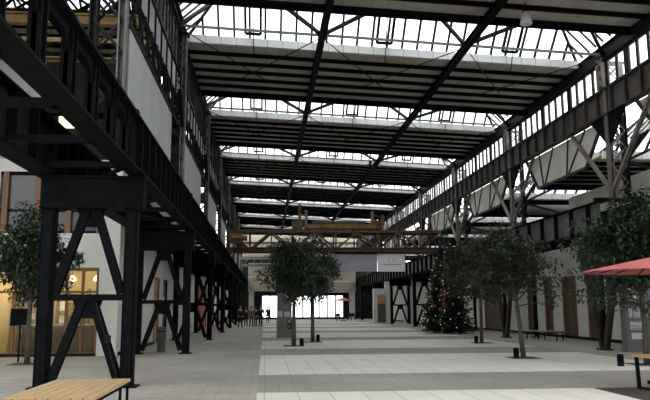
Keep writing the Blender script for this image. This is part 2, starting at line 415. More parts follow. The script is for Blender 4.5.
# grey conduit clipped to the front trestle
o = MB().tube([(-3.04, 15.10, .03), (-3.04, 15.10, .3), (-3.5, 15.10, 1.72)], .022, 8)
o.box(-3.29, -3.17, 15.05, 15.12, .9, 1.06)
tag(o.build('conduit_pipe', DARK), 'grey conduit with a junction box on the lower brace of the front trestle', 'pipe')
def vtrestle(label):
    r = empty('raking_trestle', (0, 0, 0), label, 'trestle', 'right trestles under the runway girders')
    for s in (-1, 1):
        x = s * .82
        MB().box(x - .2, x + .2, -.3, .3, 0, .06).build('base_plate', BROWNFL, r)
        for q in ((-1, 1) if s < 0 else ()):
            MB().ibar((x, q * .12, .05), (x, q * 1.65, 4.36), .22, .18, .035, up=(1, 0, 0)).build('raking_leg', BROWNFL, r)
        MB().box(x - .08, x + .08, -.09, .09, .05, 4.36).build('centre_post', BLACK, r)
    MB().bar((-.8, 0, 3.9), (.8, 0, 3.9), .24, .5).build('cross_beam', BLACK, r)
    return r
vp = vtrestle('x')
TRL = ['dark raking steel trestle beside the poster board', 'dark raking trestle at the end of the long grey bench', 'dark raking trestle behind the fairy-lit fir', 'fourth raking trestle from the front in the right row', 'fifth raking trestle from the front in the right row', 'farthest raking trestle in the right row']
for i, k in enumerate(range(0, 3)):
    place(vp, i > 0, (13.38, YK(k) + .3, 0), TRL[i])
FRL = ['inverted-V braced trestle hidden behind the fir in the right row', 'inverted-V braced trestle before the far white piers in the right row', 'inverted-V braced trestle just past the far white piers in the right row', 'farthest inverted-V braced trestle of the right row']
for i, k in enumerate(range(3, 7)):
    o = place(tp, True, (13.3, YK(k) + .7, 0), FRL[i], None, 'far right trestles under the runway girders')

# ------------------------------------------------------------------ lattice columns and infill panels
def lattice_column(z0, z1, xo, m, label, group, braces):
    r = empty('lattice_post', (0, 0, 0), label, 'column', group)
    for x in (0, xo):
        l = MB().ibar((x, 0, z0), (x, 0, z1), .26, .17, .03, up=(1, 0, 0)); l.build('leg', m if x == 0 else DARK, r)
    lc = MB(); n = int((z1 - z0) / .62)
    for i in range(n):
        a, b = z0 + (z1 - z0) * i / n, z0 + (z1 - z0) * (i + 1) / n
        for yy in (-.1, .1):
            lc.bar((0, yy, a), (xo, yy, b), .05, .02, (0, 1, 0)); lc.bar((xo, yy, a), (0, yy, b), .05, .02, (0, 1, 0))
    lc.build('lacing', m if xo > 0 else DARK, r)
    MB().box(min(0, xo) - .2, max(0, xo) + .2, -.24, .24, z0 - .05, z0 + .02).build('base_plate', BLACK, r)
    MB().box(min(0, xo) - .15, max(0, xo) + .15, -.2, .2, z1 - .02, z1 + .05).build('cap_plate', BLACK, r)
    zg = 8.9 if xo > 0 else 9.2
    if xo > 0:
        hp = MB()
        for yy in (-.2, .2): hp.box(-.24, -.12, yy - .05, yy + .05, 9.94, z1)
        for j in range(3):
            a, b = 9.95 + j * .4, 10.35 + j * .4
            hp.bar((-.18, -.2, a), (-.18, .2, b), .05, .05, (1, 0, 0)); hp.bar((-.18, .2, a), (-.18, -.2, b), .05, .05, (1, 0, 0))
        hp.build('laced_head', TAUPE, r)
    for s in (-1, 1):
        if xo > 0: MB().ibar((0, s * .05, z0 + .35), (0, s * 3.2, zg - .05), .13, .13, .025, up=(1, 0, 0)).build('knee_brace', TAUPE if xo > 0 else DARK, r)
        MB().prism([(-.06, s * .15, zg - .02), (-.06, s * 1.3, zg - .02), (-.06, s * .15, zg - 1.1)], (.12, 0, 0)).build('bracket', BLACK, r)
    if xo > 0: MB().box(-.72, 1.25, -.12, .12, 5.53, 5.66).build('bearing_beam', BLACK, r)
    else: MB().box(-1.7, .4, -.12, .12, 5.56, 5.68).build('bearing_beam', BLACK, r)
    if braces:
        for a, b in (((xo, 0, 7.1), (xo + 2.6, 0, 8.3)), ((xo, 0, 7.1), (xo + 2.6, 0, 6.4)), ((xo, 0, 7.1), (xo + 1.6, 0, 9.6)), ((xo, 0, 7.1), (xo + .9, 2.4, 9.3)), ((xo, 0, 7.1), (xo + .9, -2.4, 9.3))):
            MB().bar(a, b, .11, .11).build('star_brace', DARK, r)
    return r
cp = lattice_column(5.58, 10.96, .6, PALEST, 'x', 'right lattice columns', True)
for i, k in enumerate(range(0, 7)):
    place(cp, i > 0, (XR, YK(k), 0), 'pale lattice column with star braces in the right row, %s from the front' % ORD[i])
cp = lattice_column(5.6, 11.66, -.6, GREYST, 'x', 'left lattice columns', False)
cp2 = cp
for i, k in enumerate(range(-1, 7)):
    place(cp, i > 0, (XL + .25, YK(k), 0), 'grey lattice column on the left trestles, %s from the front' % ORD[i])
def infill(X, zb, zt, m, label, group, t0=.6, t1=8.9, b0=2.3, b1=7.5, right=True):
    r = empty('infill_panel', (0, 0, 0), label, 'panel', group)
    MB().prism([(0, t0, zt), (0, t1, zt), (0, b1, zb), (0, b0, zb)], (.06, 0, 0)).build('sheet', m, r)
    f = -.03
    for a, b in (((f, t0, zt), (f, b0, zb)), ((f, t1, zt), (f, b1, zb)), ((f, b0, zb), (f, b1, zb))):
        MB().bar(a, b, .10, .12, (1, 0, 0)).build('edge_angle', BROWNFL if right else DARK, r)
    n = 4
    for i in range(n):
        ya = t0 + (t1 - t0) * (i + 1) / (n + 1); yb = b0 + (b1 - b0) * (i + (.5 if i % 2 else 1.4)) / (n)
        MB().bar((f, ya, zt), (f, yb, zb), .05, .06, (1, 0, 0)).build('rib', BROWNFL if right else DARK, r)
    return r
ip = infill(XR + .02, 7.3, 8.88, CREAM, 'x', 'cream infill panels under the right girder')
j = 0
for i, k in enumerate([-1, 0, 1, 2, 4, 5]):
    place(ip, i > 0, (XR + .17, YK(k), 0), 'cream tapered infill panel under the right plate girder, %s from the front' % ORD[i])
ip = infill(XL, 6.0, 7.95, GREYP, 'x', 'grey infill panels on the left columns', 1.2, 8.5, 1.2, 8.5, False)
for i, k in enumerate(range(-1, 6)):
    place(ip, i > 0, (XL + .1, YK(k), 0), 'pale grey infill panel between the left lattice columns, %s from the front' % ORD[i])
for i, k in enumerate(range(-1, 6)):   # open lattice above the left panels
    r = empty('lattice_truss', (XL + .1, YK(k), 8.05), 'black lattice truss above the left grey panel, %s bay from the front' % ORD[i], 'truss', 'left lattice trusses')
    MB().bar((0, .3, 0), (0, P - .3, 0), .16, .16).build('bottom_chord', BLACK, r)
    w = MB()
    for q in range(10):
        a, b = .3 + (P - .6) * q / 10, .3 + (P - .6) * (q + 1) / 10
        w.bar((0, a, 0), (0, b, 1.1), .07, .07); w.bar((0, b, 0), (0, a, 1.1), .07, .07)
    w.build('web_bars', BLACK, r)

# ------------------------------------------------------------------ clerestories
def clerestory(X, k, z0, z1, label, n, side):
    y0, y1 = YK(k) + .25, YK(k + 1) - .25
    g = MB().box(X - .006, X + .006, y0, y1, z0, z1)
    o = g.build('window_%d' % n, CLER); tag(o, label, 'window', None, 'structure')
    f = MB(); m = 14
    for i in range(m + 1):
        y = y0 + (y1 - y0) * i / m
        f.box(X - .05, X + .05, y - (.05 if i % 4 else .16), y + (.05 if i % 4 else .16), z0, z1)
    f.box(X - .06, X + .06, y0, y1, z0, z0 + .08).box(X - .06, X + .06, y0, y1, z1 - .08, z1)
    f.build('mullions', DARK, o)
for i, k in enumerate(range(-1, 7)):
    clerestory(XR, k, 9.94, 11.05, 'clerestory glazing above the right plate girder, %s bay from the front' % ORD[i], 20 + i, 1)
    clerestory(XL, k, 10.28, 11.75, 'clerestory glazing above the left plate girder, %s bay from the front' % ORD[i], 30 + i, -1)

# ------------------------------------------------------------------ aisle roofs
za = lambda x: 7.5
for i, k in enumerate(range(-1, 6)):
    roof_slab(k, 13.75, 27, za, 'ceiling_%d' % (20 + i), 'lower dark roof strip over the right aisle, %s from the front' % ORD[i])
    lantern(k, 13.8, 27, za, 'low glazed ridge skylight over the right aisle, %s from the front' % ORD[i], 40 + i, hipR=False)
zl = lambda x: 13.0
for i, k in enumerate(range(-1, 5)):
    roof_slab(k, -17, XL - .3, zl, 'ceiling_%d' % (30 + i), 'high dark roof strip over the left side hall, %s from the front' % ORD[i])
    lantern(k, -17, XL - .3, zl, 'high ridge skylight over the left side hall, %s from the front' % ORD[i], 50 + i, hipL=False)
# the pale duct along the far right aisle
for i, k in enumerate((1, 2)):
    b = MB().tube([(14.6, YK(k) + 1.6, 6.95), (26, YK(k) + 1.6, 6.95)], .28, 14)
    tag(b.build('ventilation_duct', PALEST, smooth=True), 'pale grey round duct under the right aisle roof, %s' % ('nearer one' if i == 0 else 'farther one'), 'duct', 'aisle ducts')

# ------------------------------------------------------------------ walls
def wall(name, m, boxes, label):
    b = MB()
    for q in boxes: b.box(*q)
    return tag(b.build(name, m), label, 'wall', None, 'structure')
YF = 25.2
# left building: facade across, with openings for the shopfront and the upper windows
sx0, sx1, sz1 = -9.3, -5.77, 3.02
wall('wall_left', WHITE, [(-17, sx0, YF, YF + .3, 0, 6.85), (sx1, -5.1, YF, YF + .3, 0, 6.85), (sx0, sx1, YF, YF + .3, sz1, 4.22),
                          (sx0, sx1, YF, YF + .3, 6.4, 6.85),
                          (-5.4, -5.1, YF + .3, 33.3, 0, 6.85), (-5.4, -5.1, 33.3, 37.5, 3.0, 6.85), (-5.4, -5.1, 34.7, 36.2, 0, 3.0), (-5.4, -5.1, 37.5, 53, 0, 6.85),
                          (-5.4, -5.1, 53, 72, 3.4, 6.85), (-5.4, -5.1, 62.5, 65, 0, 3.4), (-5.4, -5.1, 72, 101.5, 0, 6.85)], 'white rendered wall of the left building with shopfront opening')
wall('wall_back', DARK, [(-17, -5.4, 44, 44.3, 0, 13.2)], 'dark end wall of the left side hall')
wall('wall_left_upper', GREYP, [(-17, -8.1, YF + .4, YF + .6, 6.85, 10.6)], 'grey upper storey wall set back over the left facade')
wall('wall_left_upper_dark', DARK, [(-8.1, -7.55, YF + .4, YF + .6, 6.85, 10.6), (-6.75, -5.4, YF + .4, YF + .6, 6.85, 10.6), (-7.55, -6.75, YF + .4, YF + .6, 6.85, 8.1), (-7.55, -6.75, YF + .4, YF + .6, 8.6, 10.6)], 'dark stretch of the upper storey wall around the lit window')
w = MB().box(-7.55, -6.75, YF + .45, YF + .5, 8.1, 8.6).build('window_60', LAMPW); tag(w, 'small lit yellow window glimpsed through the left girders', 'window', None, 'structure')
# upper windows
w = MB().box(sx0, sx1, YF + .12, YF + .16, 4.22, 6.4).build('window_61', DKGL); tag(w, 'dark upper window band of the left building with orange posts', 'window', None, 'structure')
f = MB()
for x in (-9.1, -8.0, -6.92, -5.85): f.box(x - .09, x + .09, YF - .02, YF + .14, 4.22, 6.4)
f.build('wood_posts', WOODF, w)
MB().box(sx0, sx1, YF + .02, YF + .13, 6.3, 6.4).box(sx0, sx1, YF + .02, YF + .13, 5.0, 5.06).box(sx0, sx1, YF + .02, YF + .13, 4.22, 4.3).build('window_rails', BLACK, w)
# shopfront
w = MB().box(sx0, sx1, YF + .10, YF + .115, .06, sz1).build('window_62', CLRG); tag(w, 'warmly lit shopfront glazing behind the front trestle', 'window', None, 'structure')
f = MB()
for x in (sx0 + .05, -8.6, -7.75, -6.85, -6.32, sx1 - .05): f.box(x - .04, x + .04, YF + .02, YF + .18, 0, sz1)
f.box(sx0, sx1, YF, YF + .2, sz1 - .12, sz1).box(sx0, sx1, YF, YF + .2, 2.15, 2.22).box(sx0, sx1, YF, YF + .2, 0, .1)
f.build('shopfront_frame', WOODF, w)
wall('wall_shop_back', WARM, [(-9.6, -5.45, 29.2, 29.3, 0, 3.3), (-9.7, -9.6, YF + .3, 29.3, 0, 3.3), (-9.6, -5.45, YF + .3, 29.3, 3.25, 3.3)], 'warm yellow inner wall of the lit shop')
for i, (x, h) in enumerate(((-8.75, 2.3), (-7.35, 2.0), (-6.25, 2.4))):
    r = empty('display_shelf', (x, 27.9, 0), 'dark display shelf inside the lit shop, %s from the left' % ORD[i], 'shelf', 'shop shelves')
    for s in (-1, 1): MB().box(s * .5 - .03, s * .5 + .03, -.2, .2, 0, h).build('side_panel', SHELFM, r)
    for q in range(5): MB().box(-.48, .48, -.2, .2, .1 + q * (h - .15) / 4, .14 + q * (h - .15) / 4).build('shelf_board', SHELFM, r)
    for q in range(4):
        for g in range(3):
            hh = random.uniform(.2, .35); zz = .14 + q * (h - .15) / 4
            c = random.choice((PAPER, PAPERB, SHELFM, SHELFM, CAB)); gx = x - .32 + g * .3
            bx = MB().box(-.1, .1, -.1, .1, 0, hh).box(-.11, .11, -.11, .11, hh * .8, hh * .86).build('goods_box', c, loc=(gx, 27.85, zz))
            tag(bx, 'boxed goods on the shop shelf, row %s up, %s across, %s shelf' % (ORD[q], ORD[g], ORD[i]), 'box', 'goods on the shop shelves')
r = empty('shop_counter', (-7.2, 26.8, 0), 'low dark shop counter behind the shopfront glass', 'counter')
MB().box(-1.5, 1.2, -.3, .3, 0, 1.0).build('body', BLACK, r); MB().box(-1.55, 1.25, -.35, .35, 1.0, 1.05).build('counter_top', WOODG, r)
for i, x in enumerate((-8.6, -7.2, -6.3)):
    r = empty('pendant_lamp', (x, 27.2, 3.25), 'small glowing pendant lamp in the shop, %s from the left' % ORD[i], 'lamp', 'shop pendant lamps')
    MB().tube([(0, 0, 0), (0, 0, -.4)], .012, 6).build('cord', BLACK, r)
    MB().lathe([(.04, -.4), (.14, -.52), (.15, -.6), (.05, -.62)], 12).build('lamp_shade', LAMPW, r, True)
    l = bpy.data.lights.new('shop_light', 'POINT'); l.energy = 42; l.color = (1, .80, .48); l.shadow_soft_size = .2
    lo = bpy.data.objects.new('shop_light', l); COL.objects.link(lo); lo.location = (x, 27.2, 2.4)
# hanging screen by the left tree
r = empty('hanging_screen', (-7.5, 22.6, 1.12), 'black screen on a post beside the left tree', 'screen')
MB().box(-.27, .27, -.04, .04, -.02, .50).build('screen_panel', BLACK, r)
MB().box(-.25, .25, -.045, -.04, .01, .47).build('display', BLACK, r)
MB().tube([(0, .08, -1.12), (0, .08, .3)], .03, 8).build('post', BLACK, r)
# doors on the lateral left wall
def door(n, x, y0, y1, h, m, fm, label, side=1, leaf=1):
    t = .08
    a, b = (x - .12, x - .04) if side > 0 else (x + .04, x + .12)
    d = MB().box(a, b, y0, y1, 0.01, h).build('door_%d' % n, m); tag(d, label, 'door', None, 'structure')
    f = MB(); a2, b2 = (x - .14, x + .03) if side > 0 else (x - .03, x + .14)
    f.box(a2, b2, y0 - .06, y0 + .05, 0, h + .05).box(a2, b2, y1 - .05, y1 + .06, 0, h + .05).box(a2, b2, y0, y1, h - .05, h + .05)
    f.build('door_frame', fm, d)
    g = MB(); xs = x - .03 if side > 0 else x + .03
    g.tube([(xs, y0 + .2, .95), (xs, y0 + .2, 1.25)], .02, 8).build('door_handle', PALEST, d)
    p = MB(); c = (a + b) / 2; nn = max(1, int((y1 - y0) / .8))
    for i in range(1, nn):
        yy = y0 + (y1 - y0) * i / nn; p.box(a - .01, b + .01, yy - .04, yy + .04, 0.01, h - .05)
    p.box(a - .01, b + .01, y0 + .05, y1 - .05, 2.2, 2.28)
    p.build('door_rails', fm, d)
door(1, -5.12, 33.3, 34.7, 3.0, WOODT, WOODF, 'pale wood door in the white left wall, nearer of the pair')
door(2, -5.12, 36.2, 37.5, 3.0, DKGL, DARK, 'grey glazed door in the white left wall, farther of the pair')
door(3, -5.12, 53.0, 62.5, 3.4, REDD, DARK, 'wide red door in the left wall behind the fourth trestle')
door(4, -5.12, 65.0, 72.0, 3.4, REDD, DARK, 'farther red door in the left wall behind the fifth trestle')
# right building
doors = [(26.9, 29.0), (31.9, 33.3), (34.6, 36.2), (37.6, 38.6), (40.2, 41.2), (46.0, 49.6), (55, 57), (64, 66)]
bx = []; y = 14.0
for a, b in doors:
    top = 7.05 if y < 34.4 else 5.4
    bx.append((15.6, 15.9, y, a, 0, 5.4)); bx.append((15.6, 15.9, a, b, 3.1, 5.4)); y = b
bx.append((15.6, 15.9, y, 101.5, 0, 5.4)); bx.append((15.62, 15.9, 14, 34.4, 5.4, 6.4))
wall('wall_right', WHITE, bx, 'white rendered right wall with tall wooden doors')
b = MB().box(15.45, 15.95, 14, 34.45, 6.38, 7.08).build('trim_1', CONC); tag(b, 'pale concrete parapet beam along the top of the right wall', 'beam', None, 'structure')
nm = ['behind the poster board', 'just right of the plain white pier', 'behind the right end of the grey bench', 'second left of the grey bench end', 'narrow one left of the grey bench', 'wide one behind the slim tree trunk', 'beyond the fir tree', 'farthest on that wall']
for i, (a, b_) in enumerate(doors):
    door(10 + i, 15.62, a, b_, 3.1, WOODD, WOODF, 'tall brown wooden door in the right wall, %s' % nm[i], -1)
s = MB().box(15.5, 15.6, 14, 99, 0, .14).build('baseboard_right', DARK); tag(s, 'dark plinth strip at the foot of the right wall', 'baseboard', None, 'structure')
s = MB().box(-5.1, -5.02, YF + .3, 33.2, 0, .12).build('baseboard_left', DARK); tag(s, 'dark plinth strip at the foot of the left white wall', 'baseboard', None, 'structure')
s = MB().box(-17, sx1, YF - .06, YF - .02, 0, .10).build('baseboard_front', DARK); tag(s, 'dark plinth strip below the shopfront', 'baseboard', None, 'structure')
wall('wall_light_block', DARK, [(-17, 28, -14.3, -14, 0, 13)], 'unseen dark wall added behind the viewer to block light')  # out of view, added so that light comes only from above
# outer ends so that the aisles close
wall('wall_right_outer', GREYP, [(27, 27.2, 10, 99, 0, 7.7)], 'grey outer wall of the right aisle')
wall('wall_left_outer', DARK, [(-17.2, -17, 10, 44, 0, 13.3)], 'dark outer wall of the left side hall')

# far end of the hall
ye = 101.5
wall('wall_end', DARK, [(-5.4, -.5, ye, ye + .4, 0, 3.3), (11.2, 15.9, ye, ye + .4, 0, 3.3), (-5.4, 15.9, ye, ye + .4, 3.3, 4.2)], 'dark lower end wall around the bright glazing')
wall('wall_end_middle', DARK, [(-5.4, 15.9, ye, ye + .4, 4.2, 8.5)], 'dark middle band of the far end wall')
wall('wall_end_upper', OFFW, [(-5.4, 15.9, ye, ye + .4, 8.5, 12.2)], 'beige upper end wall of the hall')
w = MB().box(-.5, 11.2, ye + .15, ye + .17, .3, 3.3).build('window_70', CLRG); tag(w, 'bright ground floor glazing at the far end of the hall', 'window', None, 'structure')
f = MB()
for i in range(11):
    x = -.5 + 11.7 * i / 10; f.box(x - .09, x + .09, ye + .05, ye + .25, .3, 3.3)
f.box(-.5, 11.2, ye, ye + .3, 0.0, .3)
f.build('window_frame', BLACK, w)
for i, (xa, xb, za_, zb_, yy) in enumerate(((-2.3, 1.4, 3.9, 7.6, 95.5), (8.6, 12.2, 3.7, 6.6, 95.5))):
    r = empty('beige_bay', (xa, yy, 0), 'beige boxed-out bay at the far end, on the %s of the glazing' % ('left' if i == 0 else 'right'), 'building', 'boxed bays at the far end')
    MB().box(0, xb - xa, 0, 3.8, za_, zb_).build('box_body', OFFW, r)
    MB().box(-.05, xb - xa + .05, -.06, 0, (za_ + zb_) / 2 - .15, (za_ + zb_) / 2 + .05).build('ledge', CONC, r)
    MB().box(.1 if i == 0 else xb - xa - .8, .8 if i == 0 else xb - xa - .1, .1, .7, 0, za_).build('pillar', CONC, r)
for i, (z, y) in enumerate(((9.0, 92), (7.2, 94))):
    r = empty('footbridge_beam', (4.9, y, z), 'grey lattice beam crossing the far end, %s one' % ('upper' if i == 0 else 'lower'), 'beam', 'far cross beams')
    MB().bar((-8, 0, 0), (8, 0, 0), .3, .3).build('bottom_chord', GREYST, r); MB().bar((-8, 0, 1), (8, 0, 1), .3, .3).build('top_chord', GREYST, r)
    w = MB()
    for q in range(16): w.bar((-8 + q, 0, 0), (-7 + q, 0, 1), .1, .1, (0, 1, 0))
    w.build('web_bars', GREYST, r)

# ------------------------------------------------------------------ bridge crane
def crane():
    r = empty('bridge_crane', (0, 52, 0), 'rusty brown trussed bridge crane spanning the hall', 'crane')
    x0, x1 = -2.72, 12.95; zb, zt = 5.8, 7.12
    n = 10
    for s in (-.9, .9):
        MB().bar((x0, s, zt), (x1, s, zt), .18, .16).build('top_chord', RUST, r)
        MB().ibar((x0, s, zb), (x1, s, zb), .24, .30, .05).build('bottom_chord', RUST, r)
        for i in range(n + 1):
            x = x0 + (x1 - x0) * i / n
            MB().bar((x, s, zb), (x, s, zt), .11 if i % 2 else .08, .11).build('web_post', RUST, r)
            if i < n:
                xb = x0 + (x1 - x0) * (i + 1) / n
                a, b = ((x, s, zt), (xb, s, zb)) if i % 2 == 0 else ((x, s, zb), (xb, s, zt))
                MB().bar(a, b, .13, .13).build('web_diagonal', RUST, r)
    for i in range(n + 1):
        x = x0 + (x1 - x0) * i / n
        MB().bar((x, -.9, zt), (x, .9, zt), .12, .12).build('cross_tie', RUST, r)
    MB().box(x0, x1, -1.0, 1.0, zt + .08, zt + .12).build('walkway_deck', RUST, r)
    for xx in (-2.62, 12.55):
        MB().box(xx - .2, xx + .2, -1.5, 1.5, 5.56, 5.78).build('end_carriage', RUST, r)
    # drive gear on the left end
    g = MB().box(x0 + .1, x0 + 1.1, -1.35, -1.02, 6.2, 6.95).tube([(x0 + .3, -1.5, 6.55), (x0 + 1.4, -1.5, 6.55)], .2, 12)
    g.build('drive_gear', YELLOW, r)
    return r
crane()
t = empty('crane_trolley', (5.37, 52, 7.27), 'yellow trolley with posts and hoist drum on top of the bridge crane', 'trolley')
MB().box(-2.9, 3.2, -.8, .8, .12, .46).build('frame_beam', YELLOW, t)
MB().tube([(-2.2, 0, .62), (2.4, 0, .62)], .24, 14).build('hoist_drum', RUST, t, True)
for x in (-3.5, 3.3): MB().box(x - .45, x + .45, -.75, .75, .1, .8).build('winch_housing', RUST, t)
for x, h, m in ((-3.3, 2.35, RUST), (-2.75, 1.75, PALEST), (3.0, 1.7, YELLOW), (3.9, 1.4, RUST)):
    MB().box(x - .12, x + .12, -.12, .12, .5, h).build('post', m, t)
MB().bar((-3.3, 0, 1.5), (-2.75, 0, 1.3), .08, .08).bar((3.0, 0, 1.4), (3.9, 0, 1.2), .08, .08).build('guard_rail', RUST, t)
for x in (-2.6, 2.6):
    MB().lathe([(.14, -.05), (.14, .05)], 12).build('wheel', BLACK, t, loc=(x, 0, .1)) 
t.scale = (.8667, .8667, .8667)
for i, y in enumerate((20.8, 24.2)):
    r = empty('roof_truss', (-10.3, y, 11.9), 'black lattice roof truss high in the left side hall, %s one' % ('nearer' if i == 0 else 'farther'), 'truss', 'side hall trusses')
    MB().bar((-6.4, 0, 0), (6.5, 0, 0), .18, .2).build('bottom_chord', BLACK, r); MB().bar((-6.4, 0, 1.1), (6.5, 0, 1.1), .18, .2).build('top_chord', BLACK, r)
    w = MB()
    for j in range(14):
        a = -6.4 + 12.9 * j / 14; b = -6.4 + 12.9 * (j + 1) / 14
        w.bar((a, 0, 0), (b, 0, 1.1), .09, .09, (0, 1, 0)); w.bar((b, 0, 0), (a, 0, 1.1), .09, .09, (0, 1, 0))
    w.build('web_bars', BLACK, r)
# banners hanging under the crane
YB = 51.2
r = empty('hanging_banner', (4.95, YB, 4.2), 'grey banner with pale lettering hanging under the crane', 'banner', 'banners under the crane')
r.scale = (.8667, 1, .8667)
MB().box(0, 3.7, -.015, .015, 0, 1.5).build('cloth', GREYB, r)
let = MB(); random.seed(5)
x = .45
while x < 3.2:                       # faint looping script, too soft to read in the photograph
    h = random.choice((.22, .22, .34, .45)); z = .55
    let.bar((x, -.022, z), (x + .07, -.022, z + h), .035, .01, (0, 1, 0)); let.bar((x + .07, -.022, z + h), (x + .12, -.022, z), .035, .01, (0, 1, 0))
    let.bar((x + .12, -.022, z), (x + .2, -.022, z + .1), .03, .01, (0, 1, 0)); x += random.choice((.18, .2, .24, .34))
let.build('lettering', PALEINK, r)
MB().box(0, 3.7, -.03, .03, 1.48, 1.56).build('hem_bar', DARK, r)
for x in (.3, 1.8, 3.4): MB().tube([(x, 0, 1.55), (x, 0, 1.78)], .015, 5).build('tie_cord', DARK, r)
r = empty('hanging_banner', (8.18, YB, 4.2), 'white banner with a small dark emblem hanging under the crane', 'banner', 'banners under the crane')
r.scale = (.8667, 1, .8667)
MB().box(0, 2.35, -.015, .015, 0, 1.52).build('cloth', WHITB, r)
em = MB()
pts = [(1.17 + .16 * math.cos(a) - .05, -.022, 1.02 + .17 * math.sin(a)) for a in [math.radians(d) for d in range(70, 260, 20)]]
for a, b in zip(pts, pts[1:]): em.bar(a, b, .035, .01, (0, 1, 0))
pts = [(1.2 + .15 * math.cos(a) + .08, -.022, 1.0 + .13 * math.sin(a)) for a in [math.radians(d) for d in range(250, 440, 20)]]
for a, b in zip(pts, pts[1:]): em.bar(a, b, .03, .01, (0, 1, 0))
em.build('emblem', INK, r)
tx = MB(); x = .3
random.seed(9)
while x < 2.05:
    w_ = random.choice((.03, .05, .06)); tx.box(x, x + w_, -.022, -.015, .56, .56 + random.choice((.07, .09))); x += w_ + random.choice((.02, .02, .05))
tx.build('text_line', INK, r)
MB().box(0, 2.35, -.03, .03, 1.5, 1.57).build('hem_bar', DARK, r)
for x in (.3, 1.2, 2.1): MB().tube([(x, 0, 1.55), (x, 0, 1.78)], .015, 5).build('tie_cord', DARK, r)
# yellow crane girders in the left side hall
for i, (y, z) in enumerate(((22.6, 11.0), (27.6, 11.3))):
    r = empty('yellow_crane_girder', (-10.4, y, z), 'old yellow crane girder high in the left side hall, %s one' % ('nearer' if i == 0 else 'farther'), 'crane', 'yellow crane girders in the side hall')
    MB().ibar((-6, 0, 0), (6.3, 0, 0), .3, .36, .05).build('main_beam', YELLOW, r)
    MB().bar((-6, 0, .9), (6.3, 0, .9), .2, .18).build('upper_rail', YELLOW, r)
    w = MB()
    for q in range(12): w.bar((-6 + q, 0, .2), (-5 + q, 0, .85), .08, .08, (0, 1, 0)); w.bar((-6 + q, 0, .85), (-5 + q, 0, .2), .08, .08, (0, 1, 0))
    w.build('lattice', BLACK, r)
# ------------------------------------------------------------------ trees
def leaf_cloud(m, rnd, c, r, n, ln, droop=.25):
    for _ in range(n):
        while True:
            d = V((rnd.uniform(-1, 1), rnd.uniform(-1, 1), rnd.uniform(-1, 1)))
            if d.length <= 1: break
        p = V(c) + V((d.x * r[0], d.y * r[1], d.z * r[2]))
        ax = V((rnd.uniform(-1, 1), rnd.uniform(-1, 1), rnd.uniform(-.9, .5) - droop)).normalized()
        sd = ax.cross(V((rnd.uniform(-.5, .5), rnd.uniform(-.5, .5), 1))).normalized(); up_ = sd.cross(ax)
        l = ln * rnd.uniform(.7, 1.25); w = l * .23
        m.add([p, p + ax * l * .5 + sd * w + up_ * w * .35, p + ax * l, p + ax * l * .5 - sd * w + up_ * w * .35, p + ax * l * .52],
              [(0, 1, 4), (1, 2, 4), (0, 4, 3), (4, 2, 3)])
def tree(x, y, zc0, zc1, rx, ry, label, seed, ncl, per, ln, lm, lean=(0, 0), tr=.085, off=(0, 0), extra=(), fork=.5):
    rnd = random.Random(seed)
    r = empty('evergreen_tree', (x, y, 0), label, 'tree', 'trees in the hall')
    zt = zc0 + (zc1 - zc0) * .62
    path = [(lean[0] * t + rnd.uniform(-.02, .02), lean[1] * t, zt * t) for t in (0, .2, .4, .6, .8, 1)]
    MB().tube(path, [tr * 1.25, tr, tr * .92, tr * .8, tr * .6, tr * .3], 9).build('trunk', BARK, r, True)
    br = MB(); lf = MB(); cz = (zc0 + zc1) / 2; rz = (zc1 - zc0) / 2
    cls = []
    for i in range(ncl):
        while True:
            d = V((rnd.uniform(-1, 1), rnd.uniform(-1, 1), rnd.uniform(-1, 1)))
            if .35 < d.length <= 1: break
        taper = 1 - .25 * max(0, d.z)
        cls.append((V((off[0] + d.x * rx * taper * .86, off[1] + d.y * ry * taper * .86, cz + d.z * rz * .88)), .40))
    for e in extra: cls.append((V(e[:3]), e[3]))
    for c, cr in cls:
        t = rnd.uniform(fork, .95); s_ = V((lean[0] * t, lean[1] * t, min(zt * t, max(.6 * zt * fork, c.z - .1))))
        mid = s_.lerp(c, .55) + V((0, 0, .08))
        br.tube([s_, mid, c], [.028, .018, .007], 5, False)
        leaf_cloud(lf, rnd, c, (cr * 1.05, cr * 1.05, cr * .8), per, ln)
    leaf_cloud(lf, rnd, (off[0], off[1], cz), (rx * .7, ry * .7, rz * .75), int(ncl * per * .25), ln)
    br.build('branches', BARK, r); lf.build('foliage', lm, r)
    g = MB().box(-.45, .45, -.45, .45, .002, .012).build('tree_grate', SOIL, r)
    return r
tree(1.23, 30.5, 1.75, 4.85, 1.6, 1.5, 'round dense evergreen tree beside the grey information column, nearer of the central pair', 3, 72, 62, .17, LEAFA, off=(-.03, 0))
tree(2.27, 33.95, 1.8, 5.25, 1.2, 1.3, 'evergreen tree right behind the round dense one, farther of the central pair', 7, 52, 58, .17, LEAFA, off=(.12, 0))
tree(8.17, 22.2, 1.75, 4.45, 1.5, 1.4, 'loose olive-green tree on a leaning trunk in front of the long grey bench', 12, 70, 54, .155, LEAFB, lean=(-.28, 0), tr=.07, off=(-.4, 0),
     extra=((1.15, .1, 2.1, .3), (1.35, 0, 2.5, .3), (1.2, .2, 3.0, .35), (1.0, 0, 1.7, .2), (-1.25, 0, 3.4, .35), (-1.3, .1, 2.6, .3)))
tree(9.74, 31.6, 1.5, 5.15, 1.75, 1.5, 'olive-green tree just right of the fairy-lit fir', 21, 78, 56, .18, LEAFB, tr=.075, off=(-.15, 0))
